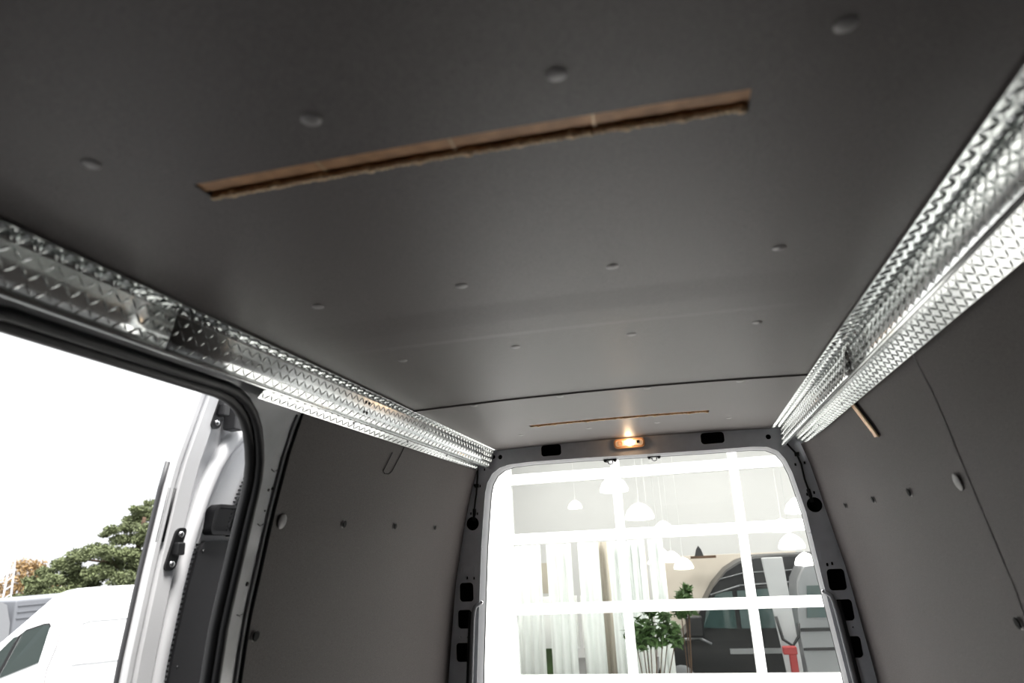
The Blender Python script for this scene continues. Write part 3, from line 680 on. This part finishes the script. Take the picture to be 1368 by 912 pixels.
# showroom interior
sr = thing('showroom', (1, 11, -2.2), kind='structure')
MB().box((-5, BY+.26, -2.19), (8, 15, -2.15)).build('showroom_floor', M['asphalt'], sr)
MB().box((-5, 14.9, -2.19), (8, 15, 3.2)).build('back_wall', M['room'], sr)
MB().box((-5, BY+.26, 3.1), (8, 15, 3.2)).build('showroom_ceiling', M['room'], sr)
MB().box((-5, BY+.26, -2.19), (-4.9, 15, 3.2)).build('side_wall', M['room'], sr)
MB().box((7.9, BY+.26, -2.19), (8, 15, 3.2)).build('side_wall', M['room'], sr)
for i in range(5): MB().box((-4.9, 8.6+i*1.25, 2.6), (7.9, 8.75+i*1.25, 3.1)).build('roof_beam', M['white'], sr)
# curtains
def curtain(x0, x1, y, z0, z1, m, label, ph, folds, grp):
    A = MB(); n_ = folds*8
    f = lambda i: (x0+(x1-x0)*i/n_, y+.035*sin(ph+2*pi*folds*i/n_)+.01*sin(3.1*i))
    A.strip([(f(i)[0], f(i)[1], z0) for i in range(n_+1)], [(f(i)[0], f(i)[1], z1) for i in range(n_+1)])
    o = A.build('curtain', m, smooth=2); s = o.modifiers.new('thick', 'SOLIDIFY'); s.thickness = .006
    tag(o, label, 'curtain', grp)
G = 'pale curtains behind the showroom window'
curtain(-2.35, -1.90, 9.0, -2.15, .04, M['curtain'], 'pale curtain at the left edge of the showroom window', 0, 4, G)
curtain(-1.82, -1.50, 8.95, -2.15, .04, M['curtain'], 'second pale curtain from the left in the showroom window', 1, 3, G)
curtain(-1.42, -1.16, 9.0, -2.15, .04, M['curtain'], 'broad white-green curtain left of the tan lining', 2, 2, G)
curtain(-1.22, -1.02, 9.1, -2.15, .04, M['tan'], 'tan curtain lining between the pale curtains', 2, 2, G)
curtain(-1.04, -.58, 9.0, -2.15, .04, M['curtain'], 'pale green curtain right of the tan lining', .5, 5, G)
curtain(-.54, -.36, 9.05, -2.15, .04, M['curtain'], 'narrow pale curtain beside the house plant', .5, 2, G)
curtain(-.86, -.74, 11.6, -2.15, -.12, M['tan'], 'narrow grey-tan curtain against the beige wall', .5, 2, G)
for a, b in ((-2.2, -1.55), (-1.5, -.9)):
    MB().box((a, 9.45, -1.25), (b, 9.5, -.62)).build('picture_board', M['white'], sr)
    MB().box((a+.05, 9.8, -.60), (b-.1, 9.85, -.20)).build('framed_print', M['tan'], sr)
    MB().box((a, 9.55, -2.0), (b-.1, 9.7, -1.2)).build('planter_box', M['plant'], sr)
# pendant lamps
def pendant(x, y, z, r, label):
    t = thing('pendant_lamp', (x, y, z-r*.6), label, 'lamp', 'pendant lamps in the showroom')
    A = MB(); n_ = 16; prof_ = [(.15, .75), (.45, .62), (.8, .3), (1, -.15), (.97, -.35), (.5, -.42), (.02, -.44)]
    for a, b in zip(prof_, prof_[1:]):
        pa = [(x+r*a[0]*cos(2*pi*i/n_), y+r*a[0]*sin(2*pi*i/n_), z+r*a[1]) for i in range(n_+1)]; pb = [(x+r*b[0]*cos(2*pi*i/n_), y+r*b[0]*sin(2*pi*i/n_), z+r*b[1]) for i in range(n_+1)]
        A.strip(pa, pb)
    A.build('lamp_shade', M['shade'], t, smooth=2)
    MB().tube([(x, y, z+r*.7), (x, y, 3.1)], .004, 5).build('cord', M['room'], t)
pendant(-.98, 9.9, .78, .20, 'white pendant dome in the upper middle pane row, left of centre')
pendant(-1.55, 9.9, .55, .10, 'small white pendant lamp left in the upper pane row')
pendant(-.70, 10.5, .41, .21, 'white pendant dome just above the bar near the middle mullion')
pendant(-.37, 10.3, .19, .13, 'small pendant dome right beside the middle dome')
pendant(1.55, 10.8, .38, .20, 'white pendant dome at the right side of the upper panes')
pendant(1.28, 10.8, .12, .16, 'white pendant dome low at the right, half behind the bar')
pendant(1.13, 8.9, -.09, .15, 'flat white pendant dome above the silver van')
pendant(1.31, 9.3, -.30, .13, 'warm lit pendant lamp over the silver van roof')
for i, (x, z, r) in enumerate(((-.43, -.17, .13), (-.28, -.21, .12), (-.14, -.30, .13), (-.54, -.25, .06))):
    pendant(x*(9.3+i*.32)/9.6, 9.3+i*.32, z*(9.3+i*.32)/9.6, r, ['white globe lamp at the left of the lit cluster', 'white globe lamp in the middle of the lit cluster', 'white globe lamp at the right of the lit cluster', 'tiny globe lamp beside the lit cluster'][i])
for x in (-2.5, .5, 3.5, 6):
    for y in (9.4, 12.6):
        d = bpy.data.lights.new('showroom_fill', 'AREA'); d.energy = 34; d.size = 1.2; d.color = (1, .97, .92)  # unseen fill lights, added to brighten the view through the panes
        o = bpy.data.objects.new('showroom_fill', d); C.objects.link(o); o.location = (x, y, H+2.5)
# dark van, a solid stand-in for a van reflected in the glass
s = 1.1
def SP(L): return [(l*s, z*s) for l, z in L]
PD = SP([(-.62, -1.90), (-.60, -1.62), (-.52, -1.45), (-.42, -1.34), (-.28, -1.22), (-.20, -1.14), (.05, -.82), (.20, -.60), (.40, -.40), (.58, -.30), (.80, -.24), (1.0, -.235), (3.2, -.24), (3.3, -.4), (3.35, -1.9)])
def dv_extra(t, f, tum):
    for a, b, r in (((.16, -.70), (.55, -.595), .012), ((.55, -.595), (1.6, -.56), .012), ((.30, -.51), (.62, -.44), .008), ((.62, -.44), (1.6, -.42), .008)):
        MB().tube([f(a[0]*s, a[1]*s, tum(a[1]*s)-.012), f(b[0]*s, b[1]*s, tum(b[1]*s)-.012)], r, 6).build('roof_moulding', M['vansilver'], t, smooth=2)
    MB().box(f(-.22, -1.20*s, -.22), f(.02, -.94*s, -.06)).build('mirror', M['blackp'], t, bevel=.03)
    MB().box(f(.35, -1.42*s, -.03), f(2.8, -1.36*s, .02)).build('side_moulding', M['vansilver'], t)
    MB().sphere(f(-.50*s, -1.47*s, .12), .14, 10, 8, (.7, .6, 1.1)).build('headlamp', M['chrome'], t, smooth=2)
    MB().tube([f(-.40*s, -1.36*s, .02), f(-.25*s, -1.24*s, .02), f(-.05*s, -1.22*s, -.01), f(.1*s, -1.3*s, -.01)], .02, 6).build('fender_line', M['vansilver'], t, smooth=2)
van('window_van', 'black van standing in for a reflection in the showroom glass, nose to the left', (0, 11.0, 0), (1, 0, 0), (0, 1, 0), (M['vandark'], M['glassdark'], M['vansilver']), PD, 1.8,
    [(SP([(.02, -1.10), (.44, -1.12), (.44, -.66), (.24, -.68), (.08, -.90)]), 'door_window'), (SP([(.50, -1.12), (1.05, -1.12), (1.05, -.64), (.50, -.66)]), 'side_window'), (SP([(1.1, -1.12), (2.3, -1.12), (2.3, -.64), (1.1, -.64)]), 'side_window')],
    [(-.33*s, -1.9, .34), (2.6*s, -1.9, .34)], dv_extra)
# silver van to the right
PS = [(1.22, -1.95), (1.18, -1.2), (1.20, -.9), (1.26, -.55), (1.36, -.38), (1.7, -.30), (4.6, -.30), (4.7, -1.95)]
van('window_van', 'silver grey van behind the showroom glass at the right edge', (0, 9.9, 0), (1, 0, 0), (0, 1, 0), (M['vansilver'], M['glassdark'], M['blackp']), PS, .9,
    [([(1.30, -1.0), (1.62, -1.0), (1.62, -.62), (1.36, -.62)], 'rear_window'), ([(1.75, -1.0), (2.6, -1.0), (2.6, -.6), (1.75, -.6)], 'side_window'), ([(1.2, -1.16), (4.5, -1.16), (4.5, -1.12), (1.2, -1.12)], 'body_moulding'), ([(1.2, -1.38), (4.5, -1.38), (4.5, -1.35), (1.2, -1.35)], 'body_moulding')],
    [(1.9, -1.9, .33), (4.1, -1.9, .33)])
t = thing('white_column', (.98, 9.25, -2.2), 'pale grey leaning column between the black and silver vans', 'column')
MB().prism([(.80, 9.2, -.24), (1.04, 9.2, -.24), (1.10, 9.2, -2.2), (.95, 9.2, -2.2)], (0, .08, 0)).build('column_sheet', M['column'], t, bevel=.01)
MB().tube([(.86, 9.15, -.9), (.90, 9.14, -1.15), (1.0, 9.13, -1.22), (1.08, 9.14, -1.12), (1.10, 9.15, -.98)], .018, 6).build('hose', M['blackp'], t, smooth=2)
t = thing('red_post', (.98, 8.9, -2.2), 'red post standing in front of the black van', 'post')
MB().box((.92, 8.9, -2.2), (1.0, 8.98, -1.24)).build('post', M['red'], t, bevel=.01)
MB().box((.86, 8.88, -1.28), (1.01, 9.0, -1.20)).build('post_head', M['red'], t, bevel=.01)
t = thing('wall_plaque', (-.05, 14.85, -.2), 'small dark finial on the beige wall top', 'ornament')
MB().box((-.05, 11.9, -.28), (.35, 11.98, -.24)).build('shelf', M['bark'], t)
MB().prism([(.02, 11.9, -.24), (.16, 11.9, -.24), (.13, 11.9, -.14), (.09, 11.9, -.08), (.05, 11.9, -.14)], (0, .05, 0)).build('finial', M['trimb'], t)
MB().box((-.55, 12.3, -2.2), (1.6, 12.4, -.24)).build('partition', M['beige'], sr)
# plants
def plant(name, base, label, clumps, pot, n_=900):
    t = thing(name, base, label, 'plant')
    b = Vector(base)
    A = MB(); A.tube([b, b+Vector((0, 0, pot))], .14, 12, rs=[.11, .15]); A.build('pot', M['white'], t, smooth=True)
    A = MB()
    for c, r in clumps: A.tube([b+Vector((0, 0, pot*.9)), (b+Vector(c))*.5+Vector((0, 0, .05)), Vector(c)], .006, 5)
    A.build('stem', M['bark'], t)
    A = MB()
    for c, r in clumps: leaf_clump(A, c, r, int(n_*r), .06, .8)
    A.build('foliage', M['plant'], t, kind='stuff', fix=False)
plant('potted_plant', (-.62, 8.35, -2.2), 'bushy green plant in front of the curtains left of the black van', [((-.74, 8.35, -.97), .12), ((-.62, 8.35, -.90), .14), ((-.50, 8.35, -1.0), .15), ((-.36, 8.35, -.93), .12), ((-.56, 8.35, -.74), .08), ((-.66, 8.35, -1.06), .12), ((-.40, 8.35, -.80), .07), ((-.30, 8.35, -1.04), .08)], .3, 650)
plant('potted_plant', (-.22, 8.95, -2.2), 'dark green plant beside the black van mirror', [((-.16, 8.95, -.62), .10), ((-.12, 8.95, -.74), .12), ((-.22, 8.95, -.80), .10), ((-.12, 8.95, -.54), .05)], .3, 700)
